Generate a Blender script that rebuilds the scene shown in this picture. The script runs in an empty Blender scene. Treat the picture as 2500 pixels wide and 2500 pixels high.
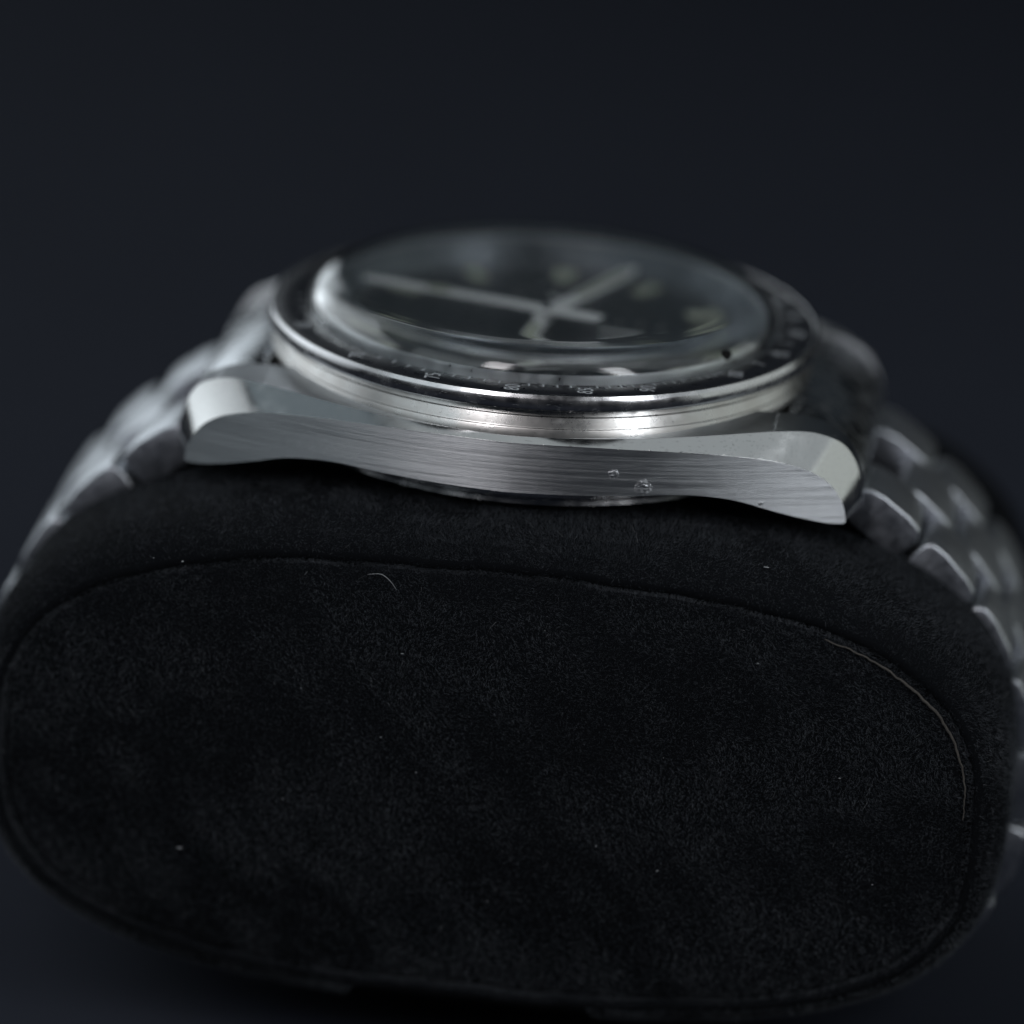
import bpy, bmesh, math, random
import numpy as np
from mathutils import Vector, Matrix

random.seed(7)
rng = np.random.default_rng(11)
MM = 0.001
ZT = 48.9                      # watch origin (bezel rim plane) above the table, mm
scene = bpy.context.scene
C = scene.collection

# ---------------------------------------------------------------- camera
CAM_D, CAM_EL, CAM_ROLL, CAM_YAW = 420.0, 0.332858, 0.061084, math.radians(6)
CAM_TX, CAM_TZ, CAM_F = -1.43388, -14.16682, 14478.67 / 2500 * 36
ce, se, cy, sy = math.cos(CAM_EL), math.sin(CAM_EL), math.cos(CAM_YAW), math.sin(CAM_YAW)
v_back = Vector((ce * sy, -ce * cy, se))
v_right = Vector((cy, sy, 0))
v_up = v_back.cross(v_right)
pos = (v_right * CAM_TX + v_up * CAM_TZ + v_back * CAM_D + Vector((0, 0, ZT))) * MM
r_c = v_right * math.cos(CAM_ROLL) + v_up * math.sin(CAM_ROLL)
u_c = -v_right * math.sin(CAM_ROLL) + v_up * math.cos(CAM_ROLL)
cd = bpy.data.cameras.new('camera')
cam = bpy.data.objects.new('camera', cd)
C.objects.link(cam)
cam.matrix_world = Matrix(((r_c.x, u_c.x, v_back.x, pos.x), (r_c.y, u_c.y, v_back.y, pos.y),
                           (r_c.z, u_c.z, v_back.z, pos.z), (0, 0, 0, 1)))
cd.sensor_width = 36
cd.lens = CAM_F
cd.clip_start = 0.01
cd.clip_end = 50
cd.dof.use_dof = True
cd.dof.focus_distance = (CAM_D - 17.5) * MM
cd.dof.aperture_fstop = 11.0
scene.camera = cam

# ---------------------------------------------------------------- world, lamps, exposure
w = bpy.data.worlds.new('World')
scene.world = w
w.use_nodes = True
bg = w.node_tree.nodes['Background']
bg.inputs[0].default_value = (0.55, 0.66, 0.9, 1)
bg.inputs[1].default_value = 0.012


def panel(name, loc, target, sx, sy_, rad, col):
    """rectangular softbox at loc (mm, watch coordinates) facing target; rad = radiance of its front"""
    l = bpy.data.lights.new(name, 'AREA')
    l.shape = 'RECTANGLE'
    l.size, l.size_y = sx * MM, sy_ * MM
    l.energy = rad * math.pi * sx * sy_ * MM * MM
    l.color = col
    o = bpy.data.objects.new(name, l)
    o.location = (Vector(loc) + Vector((0, 0, ZT))) * MM
    o.rotation_euler = (Vector(loc) - Vector(target)).to_track_quat('Z', 'Y').to_euler()
    C.objects.link(o)
    return o


def polar(az, el, dist):
    """az degrees from the camera side, positive to the right"""
    a, e = math.radians(az), math.radians(el)
    return (dist * math.sin(a) * math.cos(e), -dist * math.cos(a) * math.cos(e), dist * math.sin(e))


panel('top_softbox', (290, -60, 420), (240, -60, 0), 440, 900, 0.43, (0.89, 0.965, 1.0))
panel('left_softbox', (-450, 100, 175), (0, -150, 0), 760, 430, 0.50, (0.88, 0.95, 1.0)).data.spread = math.radians(100)
panel('back_left_panel', (-330, 520, 130), (0, 0, 0), 320, 240, 0.15, (0.86, 0.94, 1.0)).data.spread = math.radians(70)
panel('back_panel', (-20, 640, 250), (0, 0, 0), 760, 300, 0.032, (0.70, 0.86, 1.0))
panel('upper_left_panel', polar(-86, 55, 470), (0, 0, 0), 260, 260, 0.22, (0.74, 0.90, 1.0))
panel('right_softbox', (440, 60, 95), (0, -60, 0), 520, 270, 0.55, (0.93, 1.0, 0.97))
panel('front_left_panel', polar(-44, 32, 520), (0, 0, 0), 330, 340, 0.85, (0.85, 0.95, 1.0))
panel('front_left_strip', polar(-18, 40, 500), (0, 0, 0), 90, 260, 8.0, (1.0, 0.97, 1.0))
panel('front_right_strip', polar(47, 32, 520), (0, 0, 0), 85, 320, 8.5, (0.93, 0.96, 1.0))

scene.view_settings.view_transform = 'Standard'
scene.view_settings.look = 'None'
scene.view_settings.exposure = 0
scene.view_settings.gamma = 1
scene.render.engine = 'CYCLES'
scene.cycles.use_denoising = True
scene.cycles.max_bounces = 14
scene.cycles.transmission_bounces = 12
scene.cycles.glossy_bounces = 8
scene.cycles.sample_clamp_indirect = 4.0
scene.cycles.blur_glossy = 0.5


# ---------------------------------------------------------------- helpers
def obj(name, me, mat, parent=None):
    o = bpy.data.objects.new(name, me)
    C.objects.link(o)
    if mat is not None and len(me.materials) == 0:
        me.materials.append(mat)
    if parent is not None:
        o.parent = parent
    return o


def mesh_of(name, verts, faces, smooth=30, scale=MM):
    me = bpy.data.meshes.new(name)
    me.from_pydata([tuple(float(c) * scale for c in v) for v in verts], [], faces)
    me.update()
    if smooth is not None:
        for p in me.polygons:
            p.use_smooth = True
        me.set_sharp_from_angle(angle=math.radians(smooth))
    return me


def fix_normals(me):
    bm = bmesh.new()
    bm.from_mesh(me)
    bmesh.ops.recalc_face_normals(bm, faces=bm.faces)
    bm.to_mesh(me)
    bm.free()


def lathe(name, prof, n=256, closed=True, smooth=30, centre=(0, 0)):
    """surface of revolution about z; prof = [(r, z)]; closed joins the last point to the first"""
    verts, faces, rings = [], [], []
    for r, z in prof:
        if r < 1e-6:
            rings.append([len(verts)])
            verts.append((centre[0], centre[1], z))
        else:
            rings.append(list(range(len(verts), len(verts) + n)))
            verts += [(centre[0] + r * math.cos(2 * math.pi * k / n), centre[1] + r * math.sin(2 * math.pi * k / n), z) for k in range(n)]
    m = len(prof)
    for i in range(m if closed else m - 1):
        a, b = rings[i], rings[(i + 1) % m]
        if len(a) == 1 and len(b) == 1:
            continue
        for k in range(n):
            k2 = (k + 1) % n
            if len(a) == 1:
                faces.append((a[0], b[k], b[k2]))
            elif len(b) == 1:
                faces.append((a[k], b[0], a[k2]))
            else:
                faces.append((a[k], b[k], b[k2], a[k2]))
    me = mesh_of(name, verts, faces, None)
    fix_normals(me)
    for p in me.polygons:
        p.use_smooth = True
    me.set_sharp_from_angle(angle=math.radians(smooth))
    return me


def prism(name, poly, y0, y1, bevel=0.0, seg=2, smooth=35):
    """polygon in (x, z) extruded along y"""
    bm = bmesh.new()
    a = [bm.verts.new((x * MM, y0 * MM, z * MM)) for x, z in poly]
    b = [bm.verts.new((x * MM, y1 * MM, z * MM)) for x, z in poly]
    n = len(poly)
    bm.faces.new(a)
    bm.faces.new(b[::-1])
    for i in range(n):
        bm.faces.new((a[i], b[i], b[(i + 1) % n], a[(i + 1) % n]))
    bmesh.ops.recalc_face_normals(bm, faces=bm.faces)
    if bevel > 0:
        ed = [e for e in bm.edges if e.calc_face_angle(0) > math.radians(40)]
        bmesh.ops.bevel(bm, geom=ed, offset=bevel * MM, segments=seg, profile=0.5, affect='EDGES', clamp_overlap=True)
    me = bpy.data.meshes.new(name)
    bm.to_mesh(me)
    bm.free()
    for p in me.polygons:
        p.use_smooth = True
    me.set_sharp_from_angle(angle=math.radians(smooth))
    return me


def plate(name, poly, z0, z1, bevel=0.0, smooth=35):
    """polygon in (x, y) extruded along z"""
    bm = bmesh.new()
    a = [bm.verts.new((x * MM, y * MM, z0 * MM)) for x, y in poly]
    b = [bm.verts.new((x * MM, y * MM, z1 * MM)) for x, y in poly]
    n = len(poly)
    bm.faces.new(a[::-1])
    bm.faces.new(b)
    for i in range(n):
        bm.faces.new((a[i], a[(i + 1) % n], b[(i + 1) % n], b[i]))
    bmesh.ops.recalc_face_normals(bm, faces=bm.faces)
    if bevel > 0:
        ed = [e for e in bm.edges if abs(e.verts[0].co.z - e.verts[1].co.z) < 1e-9 and e.verts[0].co.z > (z1 - 1e-3) * MM]
        bmesh.ops.bevel(bm, geom=ed, offset=bevel * MM, segments=2, profile=0.5, affect='EDGES', clamp_overlap=True)
    me = bpy.data.meshes.new(name)
    bm.to_mesh(me)
    bm.free()
    for p in me.polygons:
        p.use_smooth = True
    me.set_sharp_from_angle(angle=math.radians(smooth))
    return me


def catmull(pts, n):
    """smooth curve through pts resampled to n points at equal arc length"""
    P = np.array(pts, float)
    P = np.vstack([2 * P[0] - P[1], P, 2 * P[-1] - P[-2]])
    out = []
    for i in range(1, len(P) - 2):
        for t in np.linspace(0, 1, 24, endpoint=False):
            a, b, c_, d = P[i - 1], P[i], P[i + 1], P[i + 2]
            out.append(0.5 * ((2 * b) + (c_ - a) * t + (2 * a - 5 * b + 4 * c_ - d) * t * t + (3 * b - a - 3 * c_ + d) * t ** 3))
    out.append(P[-2])
    out = np.array(out)
    s = np.concatenate([[0], np.cumsum(np.sqrt(((out[1:] - out[:-1]) ** 2).sum(1)))])
    q = np.linspace(0, s[-1], n)
    return np.stack([np.interp(q, s, out[:, k]) for k in range(out.shape[1])], 1)


def thing(name, label, cat, loc=(0, 0, 0)):
    o = bpy.data.objects.new(name, None)
    C.objects.link(o)
    o.empty_display_size = 0.01
    o.location = loc
    o['label'] = label
    o['category'] = cat
    return o


# ---------------------------------------------------------------- materials
def new_mat(name):
    m = bpy.data.materials.new(name)
    m.use_nodes = True
    nt = m.node_tree
    return m, nt, nt.nodes['Principled BSDF']


def N(nt, kind, **kw):
    n = nt.nodes.new(kind)
    for k, v in kw.items():
        setattr(n, k, v)
    return n


def coords(nt, scale):
    tc = N(nt, 'ShaderNodeTexCoord')
    mp = N(nt, 'ShaderNodeMapping')
    mp.inputs['Scale'].default_value = scale
    nt.links.new(tc.outputs['Object'], mp.inputs['Vector'])
    return mp.outputs['Vector']


def noise(nt, vec, scale, detail=2.0, rough=0.5):
    n = N(nt, 'ShaderNodeTexNoise')
    n.inputs['Scale'].default_value = scale
    n.inputs['Detail'].default_value = detail
    n.inputs['Roughness'].default_value = rough
    nt.links.new(vec, n.inputs['Vector'])
    return n.outputs['Fac']


def ramp(nt, fac, stops):
    r = N(nt, 'ShaderNodeValToRGB')
    el = r.color_ramp.elements
    while len(el) < len(stops):
        el.new(0.5)
    for e, (p, c) in zip(el, stops):
        e.position = p
        e.color = (c, c, c, 1) if not isinstance(c, tuple) else (*c, 1)
    nt.links.new(fac, r.inputs['Fac'])
    return r.outputs['Color']


def math_node(nt, op, a, b=None, clamp=False):
    m = N(nt, 'ShaderNodeMath', operation=op)
    m.use_clamp = clamp
    for i, v in enumerate((a, b)):
        if v is None:
            continue
        if isinstance(v, (int, float)):
            m.inputs[i].default_value = v
        else:
            nt.links.new(v, m.inputs[i])
    return m.outputs[0]


def bump(nt, height, dist, strength=1.0, normal=None):
    b = N(nt, 'ShaderNodeBump')
    b.inputs['Distance'].default_value = dist
    b.inputs['Strength'].default_value = strength
    nt.links.new(height, b.inputs['Height'])
    if normal is not None:
        nt.links.new(normal, b.inputs['Normal'])
    return b.outputs['Normal']


def scratches(nt, scale, width=0.02, angle_seed=0.0):
    """sparse hairline scratches: thin lines from strongly stretched voronoi cells in two directions"""
    outs = []
    for k, (ax, ay) in enumerate(((0.5, 0.2), (-0.7, 0.9), (0.1, -0.5))):
        tc = N(nt, 'ShaderNodeTexCoord')
        mp = N(nt, 'ShaderNodeMapping')
        mp.inputs['Rotation'].default_value = (ax + angle_seed, ay, 0.6 * k + angle_seed)
        mp.inputs['Scale'].default_value = (1, 14, 14)
        mp.inputs['Location'].default_value = (k * 0.37, 0, 0)
        nt.links.new(tc.outputs['Object'], mp.inputs['Vector'])
        v = N(nt, 'ShaderNodeTexVoronoi')
        v.inputs['Scale'].default_value = scale
        nt.links.new(mp.outputs['Vector'], v.inputs['Vector'])
        outs.append(math_node(nt, 'LESS_THAN', v.outputs['Distance'], width * 7))
    return math_node(nt, 'MAXIMUM', math_node(nt, 'MAXIMUM', outs[0], outs[1]), outs[2])


def steel_polished(name, base=(0.60, 0.605, 0.60), rough=0.07, scr=True, grime=0.0):
    m, nt, b = new_mat(name)
    b.inputs['Metallic'].default_value = 1
    vec = coords(nt, (1, 1, 1))
    nz = noise(nt, vec, 900, 3)
    r = ramp(nt, nz, [(0.3, rough * 0.7), (0.75, rough * 1.7)])
    col = (*base, 1)
    if grime > 0:
        g = noise(nt, vec, 420, 5, 0.62)
        c = ramp(nt, g, [(0.40, tuple(x * 0.62 for x in (0.80, 0.78, 0.75))), (0.66, base)])
        nt.links.new(c, b.inputs['Base Color'])
        r2 = ramp(nt, g, [(0.40, rough + grime), (0.66, rough)])
        nt.links.new(math_node(nt, 'MAXIMUM', r, r2), b.inputs['Roughness'])
    else:
        b.inputs['Base Color'].default_value = col
        nt.links.new(r, b.inputs['Roughness'])
    if scr:
        s = scratches(nt, 420, 0.016)
        n1 = bump(nt, s, 0.00004, 0.9)
        n2 = bump(nt, noise(nt, vec, 260, 1), 0.00003, 0.25, n1)
        nt.links.new(n2, b.inputs['Normal'])
    return m


def steel_brushed(name, stretch=(6, 6, 1400), tangent=(0, 0, 1), rough=0.34, aniso=0.75, base=(0.56, 0.57, 0.575), wear=False):
    m, nt, b = new_mat(name)
    b.inputs['Metallic'].default_value = 1
    b.inputs['Base Color'].default_value = (*base, 1)
    vec = coords(nt, stretch)
    fine = noise(nt, vec, 9, 3, 0.65)
    vec2 = coords(nt, tuple(q * 0.5 for q in stretch))
    broad = noise(nt, vec2, 9, 3, 0.7)
    patch = noise(nt, coords(nt, (1, 1, 1)), 330, 3, 0.6)
    r = math_node(nt, 'ADD', ramp(nt, broad, [(0.3, rough - 0.13), (0.7, rough + 0.09)]), math_node(nt, 'MULTIPLY', patch, 0.06))
    nt.links.new(r, b.inputs['Roughness'])
    b.inputs['Anisotropic'].default_value = aniso
    cx = N(nt, 'ShaderNodeCombineXYZ')
    for i in range(3):
        cx.inputs[i].default_value = tangent[i]
    nt.links.new(cx.outputs[0], b.inputs['Tangent'])
    n1 = bump(nt, fine, 0.00002, 0.9)
    s = scratches(nt, 420, 0.014, 0.8)
    n2 = bump(nt, s, 0.00004, 0.9, n1)
    if wear:
        # dents and chips on the flank: irregular spots at fixed places
        tc = N(nt, 'ShaderNodeTexCoord')
        wob = N(nt, 'ShaderNodeTexNoise')
        wob.inputs['Scale'].default_value = 1700
        wob.inputs['Detail'].default_value = 3
        nt.links.new(tc.outputs['Object'], wob.inputs['Vector'])
        off = N(nt, 'ShaderNodeVectorMath', operation='MULTIPLY_ADD')
        off.inputs[1].default_value = (0.0007, 0.0007, 0.0007)
        nt.links.new(wob.outputs['Color'], off.inputs[0])
        nt.links.new(tc.outputs['Object'], off.inputs[2])
        total = None
        for x_, y_, z_, r_ in ((7.31, -18.87, -5.06, 0.30), (9.41, -18.45, -5.96, 0.50), (17.22, -16.19, -7.06, 0.16), (16.2, -16.5, -4.6, 0.12)):
            d = N(nt, 'ShaderNodeVectorMath', operation='DISTANCE')
            nt.links.new(off.outputs[0], d.inputs[0])
            d.inputs[1].default_value = ((x_ + 0.35) * MM, (y_ + 0.35) * MM, (z_ + 0.35) * MM)
            mk = N(nt, 'ShaderNodeMapRange')
            mk.inputs['From Min'].default_value = r_ * 1.15 * MM
            mk.inputs['From Max'].default_value = r_ * 0.6 * MM
            nt.links.new(d.outputs['Value'], mk.inputs['Value'])
            total = mk.outputs[0] if total is None else math_node(nt, 'MAXIMUM', total, mk.outputs[0])
        vo = N(nt, 'ShaderNodeTexVoronoi')
        vo.inputs['Scale'].default_value = 620
        nt.links.new(off.outputs[0], vo.inputs['Vector'])
        sep = N(nt, 'ShaderNodeSeparateColor')
        nt.links.new(vo.outputs['Color'], sep.inputs[0])
        pick = math_node(nt, 'GREATER_THAN', sep.outputs[0], 0.72)
        ding = math_node(nt, 'MULTIPLY', pick, math_node(nt, 'LESS_THAN', vo.outputs['Distance'], math_node(nt, 'MULTIPLY', sep.outputs[1], 0.13)))
        n2 = bump(nt, ding, 0.00005, 1.0, n2)
        rough_pit = math_node(nt, 'MULTIPLY', total, noise(nt, coords(nt, (1, 1, 1)), 5200, 2))
        n2 = bump(nt, rough_pit, 0.00009, 1.0, n2)
        an = math_node(nt, 'SUBTRACT', aniso, math_node(nt, 'MULTIPLY', total, aniso), True)
        nt.links.new(an, b.inputs['Anisotropic'])
    nt.links.new(n2, b.inputs['Normal'])
    return m


def plain(name, col, rough=0.5, spec=0.5, metal=0.0):
    m, nt, b = new_mat(name)
    b.inputs['Base Color'].default_value = (*col, 1)
    b.inputs['Roughness'].default_value = rough
    b.inputs['Specular IOR Level'].default_value = spec
    b.inputs['Metallic'].default_value = metal
    vec = coords(nt, (1, 1, 1))
    nz = noise(nt, vec, 1500, 3)
    nt.links.new(ramp(nt, nz, [(0.3, max(rough - 0.08, 0.02)), (0.7, rough + 0.08)]), b.inputs['Roughness'])
    return m


M_POL = steel_polished('polished_steel', (0.60, 0.605, 0.60), 0.115)
M_RING = steel_polished('worn_turned_steel', (0.54, 0.54, 0.53), 0.23, True, 0.1)
M_BEZ = steel_polished('worn_bezel_steel', (0.58, 0.58, 0.59), 0.19)
M_FLANK = steel_brushed('brushed_steel_flank', (14, 14, 1500), (0, 0, 1), 0.40, 0.95, (0.58, 0.60, 0.62), True)
M_LINK = steel_brushed('brushed_link_steel', (6, 700, 6), (0, 1, 0), 0.31, 0.5, (0.48, 0.50, 0.525))
M_LINKSIDE = plain('link_side_steel', (0.48, 0.50, 0.55), 0.42, 0.5, 1.0)
M_FARLUG = steel_polished('satin_lug_steel', (0.62, 0.63, 0.64), 0.40, False)
M_END = steel_polished('satin_end_link_steel', (0.50, 0.52, 0.54), 0.24, False)
M_INSERT = plain('black_anodised_insert', (0.010, 0.011, 0.014), 0.32)
M_PRINT = plain('silver_print', (0.38, 0.40, 0.42), 0.4)
M_DIAL = plain('matt_black_dial', (0.012, 0.016, 0.019), 0.4)
M_LUME = plain('aged_lume', (0.42, 0.45, 0.36), 0.6)
M_HAND = plain('white_hand_paint', (0.86, 0.88, 0.88), 0.4)
M_DARK = plain('black_dirt', (0.006, 0.006, 0.006), 0.7, 0.1)


def crystal_mat():
    m, nt, b = new_mat('hesalite_crystal')
    b.inputs['Base Color'].default_value = (0.97, 0.985, 0.985, 1)
    b.inputs['Transmission Weight'].default_value = 1
    b.inputs['IOR'].default_value = 1.49
    b.inputs['Roughness'].default_value = 0.0
    s = scratches(nt, 300, 0.012, 0.3)
    n1 = bump(nt, s, 0.00002, 0.35)
    nt.links.new(n1, b.inputs['Normal'])
    return m


M_CRYSTAL = crystal_mat()


def velvet_mat(name, base, rough=0.95):
    m, nt, b = new_mat(name)
    vec = coords(nt, (1, 1, 1))
    nz = noise(nt, vec, 7000, 3, 0.6)
    c = ramp(nt, nz, [(0.3, tuple(x * 0.75 for x in base)), (0.7, tuple(x * 1.2 for x in base))])
    nt.links.new(c, b.inputs['Base Color'])
    b.inputs['Roughness'].default_value = rough
    b.inputs['Specular IOR Level'].default_value = 0.06
    n1 = bump(nt, nz, 0.00006, 0.6)
    nt.links.new(n1, b.inputs['Normal'])
    return m


M_VELVET = velvet_mat('black_velvet', (0.0040, 0.0047, 0.0058))
M_PILE, nt_, b_ = new_mat('velvet_pile_fibre')
b_.inputs['Base Color'].default_value = (0.058, 0.065, 0.075, 1)
b_.inputs['Roughness'].default_value = 0.5
b_.inputs['Specular IOR Level'].default_value = 0.25
M_STRAY = plain('stray_fibre', (0.12, 0.125, 0.13), 0.7)
M_LINT = plain('pale_lint', (0.24, 0.25, 0.26), 0.8)
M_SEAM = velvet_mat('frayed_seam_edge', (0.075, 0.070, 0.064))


def table_mat():
    m, nt, b = new_mat('dark_slate_paper')
    vec = coords(nt, (1, 1, 1))
    nz = noise(nt, vec, 60, 3)
    c = ramp(nt, nz, [(0.3, (0.0165, 0.0190, 0.0265)), (0.7, (0.0183, 0.0212, 0.0295))])
    nt.links.new(c, b.inputs['Base Color'])
    b.inputs['Roughness'].default_value = 0.95
    b.inputs['Specular IOR Level'].default_value = 0.05
    return m


M_TABLE = table_mat()

# ---------------------------------------------------------------- setting: one seamless dark sweep
prof = [(-900, 0), (700, 0)] + [(700 + 500 * math.sin(a), 500 - 500 * math.cos(a)) for a in np.linspace(0.05, math.pi / 2, 24)] + [(1200, 1600)]
vs, fs = [], []
for y, z in prof:
    vs += [(-1600, y, z), (1600, y, z)]
for i in range(len(prof) - 1):
    fs.append((2 * i, 2 * i + 1, 2 * i + 3, 2 * i + 2))
sweep = obj('tabletop', mesh_of('tabletop', vs, fs, 60), M_TABLE)
sweep['kind'] = 'structure'
sweep['label'] = 'dark blue grey seamless surface under and behind the pillow'

# ---------------------------------------------------------------- the pillow
PA, PB, PZ, PN = 36.0, 18.05, -27.0, 2.85
pillow = thing('watch_pillow', 'black velvet oval watch pillow inside the steel bracelet', 'pillow', (0, 0, 0))


def wob(t):
    return 0.5 * np.sin(7 * t + 1) + 0.35 * np.sin(17 * t + 2.2) + 0.25 * np.sin(41 * t)


def sup(t, inset=0.0):
    inset = inset + 0.11 * float(wob(t)) * min(1.0, max(0.0, inset - 0.6) / 1.2)
    c_, s_ = math.cos(t), math.sin(t)
    a, b = PA - inset, PB - inset * (1 + 0.22 * min(1.0, inset / 2.3))
    r = (abs(c_ / a) ** PN + abs(s_ / b) ** PN) ** (-1 / PN)
    return r * c_, r * s_ + PZ + ZT


NT = 192
shell = [(24.0, 6.0), (23.3, 2.0), (21.5, 0.6), (19, 0.05), (16, 0), (0, 0), (-16, 0), (-18.4, 0.08), (-20.4, 0.45), (-21.9, 1.05), (-22.7, 1.75), (-22.75, 2.15), (-22.2, 2.45), (-21.2, 2.6), (-21.0, 6.0)]
vs, fs = [], []
for y, ins in shell:
    vs += [(sup(2 * math.pi * k / NT, ins)[0], y, sup(2 * math.pi * k / NT, ins)[1]) for k in range(NT)]
for i in range(len(shell) - 1):
    for k in range(NT):
        k2 = (k + 1) % NT
        fs.append((i * NT + k, i * NT + k2, (i + 1) * NT + k2, (i + 1) * NT + k))
fs.append(tuple(range(NT)))
fs.append(tuple(range((len(shell) - 1) * NT, len(shell) * NT)))
me = mesh_of('cover', vs, fs, None)
fix_normals(me)
for p in me.polygons:
    p.use_smooth = len(p.vertices) == 4
obj('cover', me, M_VELVET, pillow)


def face_y(s):
    return -24.3 + 1.6 * s ** 3.0


def face_pt(t, s):
    x, z = sup(t, 2.35)
    zc = PZ + ZT
    return x * s, face_y(s), zc + (z - zc) * s


rings = list(np.linspace(0, 0.9, 12)) + [0.94, 0.97, 0.99]
vs, fs = [(0, face_y(0), PZ + ZT)], []
for s in rings[1:]:
    vs += [face_pt(2 * math.pi * k / NT, s) for k in range(NT)]
nr = len(rings) - 1
x_in = [(face_pt(2 * math.pi * k / NT, 0.992)[0], -21.4, face_pt(2 * math.pi * k / NT, 0.992)[2]) for k in range(NT)]
vs += x_in
for k in range(NT):
    fs.append((0, 1 + (k + 1) % NT, 1 + k))
for i in range(nr):
    for k in range(NT):
        k2 = (k + 1) % NT
        fs.append((1 + i * NT + k, 1 + i * NT + k2, 1 + (i + 1) * NT + k2, 1 + (i + 1) * NT + k))
me = mesh_of('end_panel', vs, fs, None)
fix_normals(me)
for p in me.polygons:
    p.use_smooth = True
obj('end_panel', me, M_VELVET, pillow)

# velvet pile: short single-triangle fibres on the panel and on the front half of the cover
def fibres(points, normals, lmin, lmax, width, lay):
    n = len(points)
    # the nap lies differently from patch to patch
    px, pz = points[:, 0], points[:, 2] + 0.6 * points[:, 1]
    a = np.sin(px * 0.23 + 1.3 * np.sin(pz * 0.31)) + np.sin(pz * 0.47 - px * 0.11 + 2.0) + 0.7 * np.sin(px * 0.9 + pz * 0.7)
    nap = np.stack([np.cos(1.3 * a), 0 * a, np.sin(1.3 * a)], 1) * 0.5
    up_ = rng.uniform(0.3, 0.9, (n, 1)) * (1 + 0.25 * np.sin(a * 1.7))[:, None]
    d = normals * up_ + rng.normal(0, 0.45, (n, 3)) + np.array(lay) + nap
    d /= np.linalg.norm(d, axis=1, keepdims=True)
    L = rng.uniform(lmin, lmax, (n, 1)) * rng.uniform(0.7, 1.0, (n, 1))
    side = np.cross(d, rng.normal(0, 1, (n, 3)))
    side /= np.linalg.norm(side, axis=1, keepdims=True) + 1e-9
    base = points - normals * 0.05
    return np.concatenate([(base + side * width * 0.5)[:, None], (base - side * width * 0.5)[:, None], (base + d * L)[:, None]], 1)


def tri_mesh(name, tris):
    n = len(tris)
    me = bpy.data.meshes.new(name)
    me.vertices.add(3 * n)
    me.vertices.foreach_set('co', (tris.reshape(-1) * MM).astype(np.float32))
    me.loops.add(3 * n)
    me.loops.foreach_set('vertex_index', np.arange(3 * n, dtype=np.int32))
    me.polygons.add(n)
    me.polygons.foreach_set('loop_start', np.arange(0, 3 * n, 3, dtype=np.int32))
    me.update(calc_edges=True)
    return me


def sup_np(t, ins):
    ins = ins + 0.11 * wob(t) * np.clip((np.asarray(ins) - 0.6) / 1.2, 0, 1)
    c_, s_ = np.cos(t), np.sin(t)
    a, b = PA - ins, PB - ins * (1 + 0.22 * np.minimum(1.0, np.asarray(ins) / 2.3))
    r = (np.abs(c_ / a) ** PN + np.abs(s_ / b) ** PN) ** (-1 / PN)
    return r * c_, r * s_


nF = 230000
tt = rng.uniform(0, 2 * np.pi, nF * 2)
x, z = sup_np(tt, 2.35)
keep = rng.uniform(0, 1, nF * 2) < (x * x + z * z) / (x * x + z * z).max()
tt, x, z = tt[keep][:nF], x[keep][:nF], z[keep][:nF]
s = np.sqrt(rng.uniform(0, 1, len(tt))) * 0.995
P1 = np.stack([x * s, -24.3 + 1.6 * s ** 3, z * s + PZ + ZT], 1)
rr_ = np.sqrt(x * x + z * z)
slope = 4.8 * s ** 2 / rr_
N1 = np.stack([slope * x / rr_, -np.ones_like(x), slope * z / rr_], 1)
N1 /= np.linalg.norm(N1, axis=1, keepdims=True)
T1 = fibres(P1, N1, 0.25, 0.6, 0.022, (0.25, 0, 0.1))
nS = 260000
tt = rng.uniform(-0.35 * np.pi, 1.35 * np.pi, nS)
yy = rng.uniform(-22.7, -9, nS)
sy_ = np.array([q[0] for q in shell[4:11]])[::-1]
si_ = np.array([q[1] for q in shell[4:11]])[::-1]
ins = np.interp(yy, sy_, si_)
x, z = sup_np(tt, ins)
x2, z2 = sup_np(tt + 0.01, ins)
tn = np.stack([z2 - z, np.zeros_like(x), -(x2 - x)], 1)
tn /= np.linalg.norm(tn, axis=1, keepdims=True)
dins = (np.interp(yy - 0.1, sy_, si_) - ins) / 0.1
nrm = tn + np.stack([0 * x, -dins, 0 * x], 1)
nrm /= np.linalg.norm(nrm, axis=1, keepdims=True)
P2 = np.stack([x, yy, z + PZ + ZT], 1)
T2 = fibres(P2, nrm, 0.25, 0.6, 0.022, (0.1, -0.35, 0))
nQ = 26000
tq = rng.uniform(0, 2 * np.pi, nQ)
x, z = sup_np(tq, 2.3 + rng.normal(0, 0.16, nQ))
rr_ = np.sqrt(x * x + z * z)
PQ = np.stack([x, -22.6 + 0 * x, z + PZ + ZT], 1)
NQ = np.stack([0 * x, -np.ones_like(x), 0 * x], 1)
TQ = fibres(PQ, NQ, 0.3, 0.65, 0.022, (0, 0, 0))
pile = obj('velvet_pile', tri_mesh('velvet_pile', np.concatenate([T1, T2, TQ])), M_PILE, pillow)
pile['kind'] = 'stuff'


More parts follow.
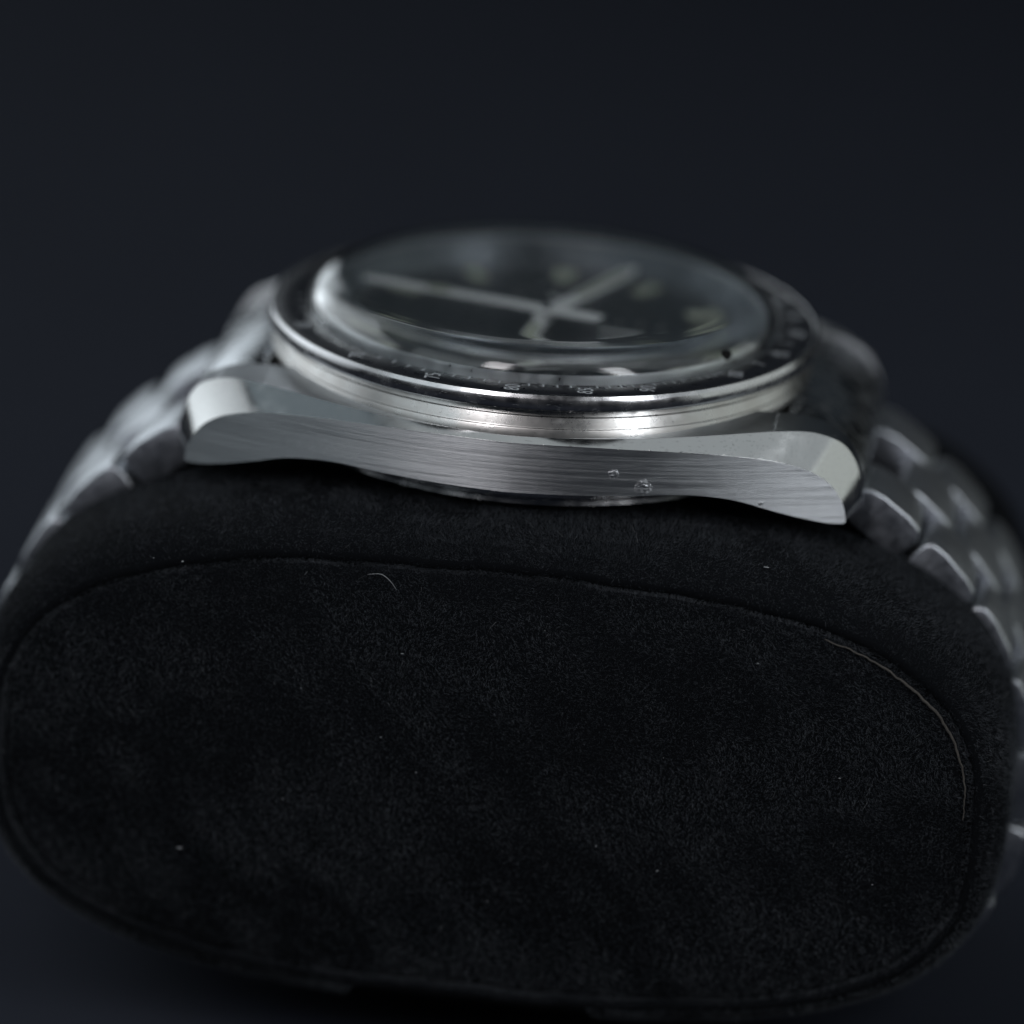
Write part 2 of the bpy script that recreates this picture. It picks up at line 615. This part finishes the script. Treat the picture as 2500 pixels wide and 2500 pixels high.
def tube(name, pts, rad, n=6, taper=True):
    P = np.array(pts, float)
    vs, fs = [], []
    m = len(P)
    for i in range(m):
        t = P[min(i + 1, m - 1)] - P[max(i - 1, 0)]
        t /= np.linalg.norm(t)
        u = np.cross(t, (0.31, 0.87, 0.22))
        u /= np.linalg.norm(u)
        v = np.cross(t, u)
        r = rad * (0.35 + 0.65 * math.sin(math.pi * (i + 0.3) / (m - 0.4)) if taper else 1)
        for k in range(n):
            a = 2 * math.pi * k / n
            vs.append(P[i] + r * (u * math.cos(a) + v * math.sin(a)))
    for i in range(m - 1):
        for k in range(n):
            fs.append((i * n + k, i * n + (k + 1) % n, (i + 1) * n + (k + 1) % n, (i + 1) * n + k))
    fs.append(tuple(range(n)))
    fs.append(tuple(range((m - 1) * n, m * n)))
    me = mesh_of(name, vs, fs, 60)
    fix_normals(me)
    return me


# longer stray fibres standing out of the pile
sel1, sel2 = rng.integers(0, len(P1), 260), rng.integers(0, len(P2), 380)
T3 = np.concatenate([fibres(P1[sel1], N1[sel1], 0.5, 1.1, 0.022, (0, 0, 0)), fibres(P2[sel2], nrm[sel2], 0.5, 1.1, 0.022, (0, 0, 0))])
stray = obj('stray_fibres', tri_mesh('stray_fibres', T3), M_STRAY, pillow)
stray['kind'] = 'stuff'

# frayed fold of the end panel that catches the light at the right
seam_pts = []
for t in np.linspace(0.52, 0.03, 60):
    x, y, z = face_pt(t, 0.985)
    seam_pts.append((x + random.uniform(-.05, .05), y - 0.18 + random.uniform(-.05, .05), z + random.uniform(-.05, .05)))
obj('seam_edge', tube('seam_edge', seam_pts, 0.1), M_SEAM, pillow)

# ---------------------------------------------------------------- the watch
watch = thing('wristwatch', 'steel chronograph wristwatch with domed crystal and black bezel on the black pillow', 'watch', (0, 0, ZT * MM))

# case: two side arms (flank + lugs) and the round middle
def plan(x):
    return -19.6 + 6.1 * (min(abs(x), 24.3) / 23.8) ** 1.8


NST = 72
LO = catmull([(0, -3.28), (5, -3.24), (8.4, -3.3), (11, -3.38), (13.5, -3.52), (16.2, -3.78), (18, -4.08), (19.5, -4.5), (20.8, -5.08), (21.8, -5.82), (22.5, -6.75), (22.9, -7.7), (23.05, -8.5)], NST)
UP = catmull([(0, -2.9), (4, -2.86), (7.5, -2.8), (10.5, -2.7), (13, -2.58), (16, -2.44), (18, -2.4), (19.8, -2.5), (21.1, -2.84), (22.4, -3.55), (23.25, -4.7), (23.75, -6.1), (23.95, -7.4), (23.95, -8.2)], NST)
BO = catmull([(0, -6.85), (4, -6.76), (8, -6.64), (11.4, -6.48), (13.5, -6.55), (15.6, -6.87), (17.5, -7.46), (19.5, -8.08), (21.5, -8.6), (22.6, -8.76), (23.05, -8.72)], NST)
YI = -10.15


def arm_mesh(name, sgn):
    """sgn -1: near side, +1: far side. rails over x from -24 to 24"""
    rails = []
    for side in (-1, 1):
        rows = []
        for i in range(NST):
            xl, zl = LO[i]
            xu, zu = UP[i]
            xb, zb = BO[i]
            wv = 0.35 + 1.6 * (xu / 23.8) ** 1.2
            yl, yu, yb = plan(xl), plan(xu) + wv, plan(xb)
            fl1 = (xl * .9 + xb * .1, yl * .9 + yb * .1, zl * .9 + zb * .1)
            flm = ((xl + xb) / 2, (yl + yb) / 2, (zl + zb) / 2)
            fl2 = (xl * .1 + xb * .9, yl * .1 + yb * .9, zl * .1 + zb * .9)
            rows.append([(xu, YI, zu), (xu, yu, zu), ((xu + xl) / 2, (yu + yl) / 2, (zu + zl) / 2), (xl, yl, zl), fl1, flm, fl2, (xb, yb, zb), (xb, YI, zb)])
        if sgn > 0:       # the far flank is slimmer at the lugs
            rows = [[(p[0], p[1] + (0 if k in (0, 8) else min(2.6 * (p[0] / 23.8) ** 2, -p[1] - 10.9)), p[2] - (0.25 * (p[0] / 23.8) ** 2 if k < 3 else 0)) for k, p in enumerate(r)] for r in rows]
        rows = [[(side * p[0], p[1] if sgn < 0 else -p[1], p[2]) for p in r] for r in rows]
        rails.append(rows)
    allr = rails[0][::-1] + rails[1][1:]
    nrow = len(allr[0])
    vs = [p for r in allr for p in r]
    fs, mats = [], []
    for i in range(len(allr) - 1):
        for k in range(nrow):
            k2 = (k + 1) % nrow
            fs.append((i * nrow + k, i * nrow + k2, (i + 1) * nrow + k2, (i + 1) * nrow + k))
            mats.append(0 if k in (1, 2) or (sgn > 0 and k == 0) else 1)
    for i in (0, len(allr) - 1):
        fs.append(tuple(i * nrow + k for k in range(nrow)))
        mats.append(0)
    me = mesh_of(name, vs, fs, None)
    for p, m in zip(me.polygons, mats):
        p.material_index = m
        p.use_smooth = True
    bm = bmesh.new()
    bm.from_mesh(me)
    bmesh.ops.recalc_face_normals(bm, faces=bm.faces)
    bm.to_mesh(me)
    bm.free()
    me.set_sharp_from_angle(angle=math.radians(24))
    me.materials.append(M_POL if sgn < 0 else M_FARLUG)
    me.materials.append(M_FLANK)
    return me


for sgn in (-1, 1):
    o = obj('case_side', arm_mesh('case_side', sgn), None, watch)
    o['label'] = 'brushed flank with polished bevelled lugs, nearest the camera' if sgn < 0 else 'far flank with bevelled lugs'
    bv = o.modifiers.new('bevel', 'BEVEL')
    bv.width = (0.09 if sgn < 0 else 0.7) * MM
    bv.segments = 2 if sgn < 0 else 4
    bv.limit_method = 'ANGLE'
    bv.angle_limit = math.radians(24)
    bv.harden_normals = True

body = lathe('case_middle', [(0, -2.4), (16.6, -2.4), (16.6, -1.2), (18.3, -1.2), (18.36, -0.98), (18.42, -1.0), (18.56, -1.46), (18.60, -1.54), (18.72, -1.58), (18.76, -1.64), (18.90, -2.24), (18.94, -2.31), (19.04, -2.34), (19.08, -2.40), (19.2, -2.9), (19.05, -3.1), (19.0, -6.6), (0, -6.6)], 320, True, 22)
obj('case_middle', body, M_RING, watch)
back = lathe('case_back', [(0, -6.5), (17.9, -6.5), (17.9, -7.1), (17.8, -7.2), (17.0, -7.25), (17.0, -7.98), (17.38, -8.02), (17.46, -8.32), (17.34, -8.5), (15.6, -8.8), (14.8, -8.9), (0, -8.9)], 256, True, 22)
obj('case_back', back, M_BEZ, watch)

# bezel with its insert, numerals and ticks
bez = obj('bezel', lathe('bezel', [(16.84, -0.6), (16.84, 0.0), (19.12, 0.0), (19.14, 0.17), (19.18, 0.2), (19.30, 0.195), (19.35, 0.17), (19.47, -0.04), (19.50, -0.10), (19.585, -0.66), (19.56, -0.78), (19.46, -0.9), (19.3, -0.94), (18.6, -0.96), (18.3, -0.6)], 320, True, 30), M_BEZ, watch)
obj('bezel_insert', lathe('bezel_insert', [(16.86, 0.02), (16.86, 0.15), (16.94, 0.19), (19.06, 0.15), (19.11, 0.12), (19.11, 0.02)], 320, True, 30), M_INSERT, bez)


def ins_z(r):
    return 0.19 + (r - 16.94) / (19.06 - 16.94) * (0.15 - 0.19)


def sec_dir(sec):
    """unit vector in the dial plane for a position in seconds; 12 o'clock points to -x, 3 o'clock to +y"""
    a = 2 * math.pi * sec / 60
    return -math.cos(a), math.sin(a)


def text_mesh(txt, size):
    cu = bpy.data.curves.new('numeral', 'FONT')
    cu.body = txt
    cu.size = size
    cu.align_x = 'CENTER'
    cu.align_y = 'CENTER'
    cu.resolution_u = 3
    o = bpy.data.objects.new('tmp', cu)
    C.objects.link(o)
    dg = bpy.context.evaluated_depsgraph_get()
    me = bpy.data.meshes.new_from_object(o.evaluated_get(dg))
    bpy.data.objects.remove(o)
    bpy.data.curves.remove(cu)
    return me


for val in (65, 70, 75, 80, 85, 90, 100, 110, 120, 130, 140, 150, 160, 200, 250, 300, 400):
    sec = 3600 / val if val > 60 else 0
    dx, dy = sec_dir(sec)
    me = text_mesh(str(val), 1.55 * MM)
    R = 18.05
    nd = len(str(val))
    # glyph up = towards 12 (-x), reading direction = +y
    for v in me.vertices:
        gx, gy = v.co.x * (0.78 if nd == 2 else 0.58), v.co.y
        X, Y = dx * R * MM - gy, dy * R * MM + gx
        rr = math.hypot(X, Y) / MM
        v.co = (X, Y, (ins_z(min(max(rr, 16.9), 19.1)) + 0.012) * MM)
    me.materials.clear()
    obj('numeral', me, M_PRINT, bez)

tick = []
for val in [v for v in range(61, 100)] + list(range(105, 160, 5)):
    if val % 5 == 0 and val < 100:
        continue
    tick.append((3600 / val, 0.42 if val % 5 else 0.9))
for sec, ln in tick:
    dx, dy = sec_dir(sec)
    px, py = -dy, dx
    r0, r1, hw = 16.98, 16.98 + ln * 1.25, 0.06
    q = [(dx * r + px * s * hw, dy * r + py * s * hw, ins_z(r) + 0.012) for r, s in ((r0, -1), (r1, -1), (r1, 1), (r0, 1))]
    me = mesh_of('tick_mark', q, [(0, 1, 2, 3)], None)
    obj('tick_mark', me, M_PRINT, bez)

# dial, inner ring, markers, subdials
DZ = -1.55 * MM                  # dial face
dial = obj('dial', lathe('dial', [(0, -0.3), (15.3, -0.3), (15.3, 0.0), (0, 0.0)], 160, True, 30), M_DIAL, watch)
dial.location.z = DZ
obj('inner_ring', lathe('inner_ring', [(15.40, -1.6), (15.40, 0.35), (15.46, 0.42), (15.56, 0.42), (15.78, -0.4), (15.80, -1.6)], 256, True, 30), steel_polished('satin_tension_ring', (0.66, 0.68, 0.70), 0.36, False), watch)
for h in range(12):
    dx, dy = sec_dir(h * 5)
    px, py = -dy, dx
    hw = 0.55 if h % 3 else 0.75
    r0, r1 = 11.2, 13.7
    q = [(dx * r0 + px * hw, dy * r0 + py * hw), (dx * r1 + px * hw, dy * r1 + py * hw), (dx * r1 - px * hw, dy * r1 - py * hw), (dx * r0 - px * hw, dy * r0 - py * hw)]
    obj('hour_marker', plate('hour_marker', q, 0.005, 0.2, 0.05), M_LUME, dial)
for i in range(60):
    if i % 5 == 0:
        continue
    dx, dy = sec_dir(i)
    px, py = -dy, dx
    q = [(dx * r + px * s * 0.05, dy * r + py * s * 0.05, 0.015) for r, s in ((13.8, -1), (14.6, -1), (14.6, 1), (13.8, 1))]
    obj('minute_tick', mesh_of('minute_tick', q, [(0, 1, 2, 3)], None), M_HAND, dial)
for sec, sh in ((15, 40), (30, 0), (45, 22)):
    dx, dy = sec_dir(sec)
    cx_, cy_ = dx * 6.6, dy * 6.6
    sd = obj('subdial', lathe('subdial', [(0, 0.01), (3.3, 0.01), (3.3, 0.03), (3.6, 0.05), (3.75, 0.005)], 64, False, 30, (cx_, cy_)), M_DIAL, dial)
    for i in range(12):
        a = math.pi * i / 6
        ux, uy = math.cos(a), math.sin(a)
        q = [(cx_ + ux * r - uy * s * 0.05, cy_ + uy * r + ux * s * 0.05, 0.04) for r, s in ((2.5, -1), (3.2, -1), (3.2, 1), (2.5, 1))]
        obj('subdial_tick', mesh_of('subdial_tick', q, [(0, 1, 2, 3)], None), M_HAND, sd)
    ux, uy = sec_dir(sh)
    q = [(cx_ + ux * r - uy * s * wd, cy_ + uy * r + ux * s * wd) for r, s, wd in ((-0.6, -1, .16), (2.6, -1, .07), (2.6, 1, .07), (-0.6, 1, .16))]
    obj('subdial_hand', plate('subdial_hand', q[::-1], 0.1, 0.2), M_HAND, sd)


def hand(name, sec, prof_, z, mat):
    dx, dy = sec_dir(sec)
    px, py = -dy, dx
    poly = [(dx * r + px * w_, dy * r + py * w_) for r, w_ in prof_] + [(dx * r - px * w_, dy * r - py * w_) for r, w_ in prof_[::-1]]
    return obj(name, plate(name, poly, z, z + 0.16, 0.04), mat, watch)


hh = hand('hour_hand', 9.31 * 5, [(-1.2, 0.35), (0, 0.6), (0.8, 0.5), (1.4, 0.55), (4.6, 0.55), (5.4, 0.12)], -1.05, M_HAND)
dx, dy = sec_dir(9.31 * 5)
obj('lume_strip', plate('lume_strip', [(dx * r - dy * s, dy * r + dx * s) for r, s in ((1.8, .4), (4.5, .4), (4.5, -.4), (1.8, -.4))], -0.89, -0.84), M_LUME, hh)
mh = hand('minute_hand', 18.6, [(-1.2, 0.35), (0, 0.55), (0.8, 0.45), (1.4, 0.62), (12.6, 0.62), (13.8, 0.12)], -0.7, M_HAND)
dx, dy = sec_dir(18.6)
obj('lume_strip', plate('lume_strip', [(dx * r - dy * s, dy * r + dx * s) for r, s in ((5.0, .35), (12.3, .35), (12.3, -.35), (5.0, -.35))], -0.54, -0.5), M_LUME, mh)
ch = hand('chronograph_hand', 2.5, [(-4.2, 0.72), (-1.4, 0.62), (-0.9, 0.62), (0, 0.85), (0.9, 0.6), (12.6, 0.42), (13.9, 0.2)], -0.32, M_HAND)
dx, dy = sec_dir(2.5)
obj('lume_dot', plate('lume_dot', [(dx * (8.1 + 0.9 * math.cos(a)) - dy * 0.55 * math.sin(a), dy * (8.1 + 0.9 * math.cos(a)) + dx * 0.55 * math.sin(a)) for a in np.linspace(0, 2 * math.pi, 20, endpoint=False)], -0.16, -0.1), M_LUME, ch)
obj('hand_cap', lathe('hand_cap', [(0, -1.5), (0.5, -1.5), (0.5, -0.1), (0.35, 0.02), (0, 0.06)], 40, False, 40), M_POL, watch)

obj('chapter_ring', lathe('chapter_ring', [(14.75, -1.56), (15.28, 0.34), (15.37, 0.36), (15.37, -0.4), (15.2, -1.56)], 256, True, 30), steel_polished('dull_chapter_ring', (0.20, 0.22, 0.24), 0.36, False), watch)
# crystal: thick acrylic dome
outer = [(16.78, -0.6), (16.78, 0.15), (16.74, 0.6), (16.58, 1.05), (16.25, 1.5), (15.75, 1.88), (15.1, 2.16), (14.3, 2.34), (13.2, 2.46), (11, 2.58), (8.0, 2.69), (4.0, 2.77), (0, 2.80)]
TH = 0.95


op = catmull(outer, 110)
tg = np.gradient(op, axis=0)
tg /= np.linalg.norm(tg, axis=1, keepdims=True)
ip = op + TH * np.stack([-tg[:, 1], tg[:, 0]], 1)      # parallel inner wall
ip[-1] = (0, op[-1, 1] - TH)
ip[:, 0] = np.maximum(ip[:, 0], 0)
cp = [(0.0 if r < 1e-3 else float(r), float(z)) for r, z in np.concatenate([op, ip[::-1]])]
obj('crystal', lathe('crystal', cp, 256, True, 50), M_CRYSTAL, watch)
# dark speck stuck on the crystal near the bezel
a = math.radians(55)
ux, uy = math.sin(a), -math.cos(a)
vs, fs = [], []
for k in range(16):
    t = 2 * math.pi * k / 16
    rr = 0.52 * (1 + 0.12 * math.sin(3 * t + 1))
    e1, e2 = rr * math.cos(t), 0.72 * rr * math.sin(t)
    # tangent plane of the crystal wall there
    base = Vector((16.80 * ux, 16.80 * uy, 1.25)) + Vector((-uy, ux, 0)) * e1 + Vector((-0.62 * ux, -0.62 * uy, 0.78)) * e2
    vs.append(tuple(base))
vs.append(tuple(Vector((16.90 * ux, 16.90 * uy, 1.35))))
fs = [(k, (k + 1) % 16, 16) for k in range(16)] + [tuple(range(15, -1, -1))]
obj('dirt_speck', mesh_of('dirt_speck', vs, fs, 60), M_DARK, watch)


def nick_mesh(name, spots):
    """small irregular burrs on worn edges, joined; spots = [(x, y, z, size)]"""
    bm = bmesh.new()
    for x_, y_, z_, sz in spots:
        res = bmesh.ops.create_icosphere(bm, subdivisions=1, radius=1.0)
        st = (random.uniform(0.6, 2.2), random.uniform(0.5, 1.0), random.uniform(0.35, 0.8))
        for v in res['verts']:
            j_ = random.uniform(0.7, 1.25)
            v.co = Vector((x_ + v.co.x * st[0] * sz * j_, y_ + v.co.y * st[1] * sz * j_, z_ + v.co.z * st[2] * sz * j_)) * MM
    me_ = bpy.data.meshes.new(name)
    bm.to_mesh(me_)
    bm.free()
    return me_


spots = []
for _ in range(80):
    i_ = int(np.clip(random.gauss(36, 12), 4, 62))
    xl, zl = LO[i_]
    spots.append((xl, plan(xl) + 0.02, zl + random.gauss(0, 0.025), random.uniform(0.015, 0.06)))
for _ in range(46):
    i_ = random.randint(6, 60)
    xl, zl = LO[i_]
    spots.append((-xl, plan(xl) + 0.02, zl + random.gauss(0, 0.02), random.uniform(0.012, 0.045)))
for _ in range(40):
    i_ = random.randint(4, 66)
    xu, zu = UP[i_]
    sd = random.choice((-1, 1))
    spots.append((sd * xu, plan(xu) + 0.35 + 1.6 * (xu / 23.8) ** 1.2 + 0.02, zu - 0.01, random.uniform(0.01, 0.035)))
nk = obj('edge_nicks', nick_mesh('edge_nicks', spots), M_POL, watch)
nk['kind'] = 'stuff'
spots = []
for _ in range(50):
    ph = math.radians(random.gauss(5, 38))
    rr, zz = random.choice(((19.36, 0.15), (19.48, -0.06)))
    spots.append((rr * math.sin(ph), -rr * math.cos(ph), zz + random.gauss(0, 0.012), random.uniform(0.01, 0.032)))
nk = obj('rim_nicks', nick_mesh('rim_nicks', spots), M_POL, bez)
nk['kind'] = 'stuff'

# ---------------------------------------------------------------- bracelet
for side in (-1, 1):
    poly = [(18.3, -2.6), (19.4, -2.7), (20.9, -3.2), (22.4, -4.15), (23.5, -5.4), (24.0, -6.6), (24.0, -7.9), (22.6, -7.9), (18.3, -6.4)]
    poly = [(side * x_, z_) for x_, z_ in poly]
    if side < 0:
        poly = poly[::-1]
    obj('end_link', prism('end_link', poly, -9.9, 9.9, 0.18, 2), M_END, watch)

path_r = [(23.0, -6.2), (24.6, -7.4), (28.7, -10.5), (32.9, -15.0), (35.6, -19.6), (37.3, -24.6), (37.7, -30), (36.6, -35.5), (33.4, -40.7), (28.0, -44.6), (20, -47.2), (10, -48.4), (0, -48.7)]
PATH = catmull(path_r, 400)
seglen = np.concatenate([[0], np.cumsum(np.sqrt(((PATH[1:] - PATH[:-1]) ** 2).sum(1)))])


def path_at(s):
    x_ = np.interp(s, seglen, PATH[:, 0])
    z_ = np.interp(s, seglen, PATH[:, 1])
    a_, b_ = np.interp(s - 0.8, seglen, PATH[:, 0]), np.interp(s - 0.8, seglen, PATH[:, 1])
    c_, d_ = np.interp(s + 0.8, seglen, PATH[:, 0]), np.interp(s + 0.8, seglen, PATH[:, 1])
    return x_, z_, math.atan2(d_ - b_, c_ - a_)


def link_mesh(name, length, thick, width, crown):
    h = length / 2
    top = [(-h, -thick * 0.5), (-h + 0.04, -0.75), (-h + 0.25, -0.3), (-h + 0.7, -0.06 - crown * 0.08), (-h * 0.4, crown * 0.03), (h * 0.4, crown * 0.03), (h - 0.7, -0.06 - crown * 0.08), (h - 0.25, -0.3), (h - 0.04, -0.75), (h, -thick * 0.5), (h - 0.25, -thick + 0.3), (h - 0.8, -thick), (-h + 0.8, -thick), (-h + 0.25, -thick + 0.3)]
    me = prism(name, top, -width / 2, width / 2, 0.22, 3)
    me.materials.append(M_LINK)
    me.materials.append(M_LINKSIDE)
    for p in me.polygons:
        if abs(p.normal.y) > 0.75:
            p.material_index = 1
    return me


PITCH = 5.95
ME_OUT = link_mesh('outer_link', PITCH - 0.7, 3.1, 5.9, 1.0)
ME_MID = link_mesh('centre_link', PITCH - 0.6, 3.0, 7.2, 1.6)
for side in (-1, 1):
    for row, (yc, me_, nm, off) in enumerate(((-6.75, ME_OUT, 'outer_link', 0.0), (0, ME_MID, 'centre_link', PITCH / 2), (6.75, ME_OUT, 'outer_link', 0.0))):
        s0 = 4.15 + off
        k = 0
        while s0 + k * PITCH < seglen[-1] + (0.1 if row == 1 else -2.0):
            x_, z_, ang = path_at(s0 + k * PITCH)
            o = obj(nm, me_, None, watch)
            o.location = (side * x_ * MM, yc * MM, z_ * MM)
            # path angle in the xz plane: rotate the link about y
            o.rotation_euler = (0, -ang if side > 0 else math.pi * 0 + ang, 0)
            k += 1

# ---------------------------------------------------------------- lint on the pillow
def lint(name, label, pts, rad):
    o = obj(name, tube(name, catmull(pts, 14), rad), M_LINT)
    o['label'] = label
    o['category'] = 'lint'
    return o


def from_px(px, py, y):
    """photo pixel (2500 wide) to a point on the plane at depth y, mm"""
    X0, Y0 = px - 1250, 1250 - py
    d = (r_c * X0 + u_c * Y0 - v_back * 14478.67)
    p = pos / MM
    t = (y - p.y) / d.y
    q = p + d * t
    return (q.x, q.y, q.z)


lint('lint_fibre', 'pale curved lint fibre below the case on the pillow end panel', [from_px(*q, -24.6) for q in ((897, 1402), (930, 1402), (952, 1418), (968, 1440))], 0.026)

specks = []
for px_, py_, r_ in ((446, 1371, .10), (982, 1596, .07), (1016, 1886, .06), (437, 2070, .10), (1871, 1385, .11), (1455, 2066, .08), (1605, 2126, .07), (375, 1362, .06), (735, 1680, .06), (2130, 2160, .06), (1620, 1850, .04), (1330, 1540, .04), (1850, 1620, .05), (2050, 1900, .05), (690, 1950, .06), (1190, 2200, .05), (930, 1800, .05)):
    q = from_px(px_, py_, -24.45 if py_ > 1400 or px_ < 500 else -20.5)
    specks.append((q[0], q[1], q[2], r_))
lk = obj('lint_specks', nick_mesh('lint_specks', specks), M_LINT)
lk['kind'] = 'stuff'
lk['label'] = 'tiny pale lint specks scattered over the black pillow'
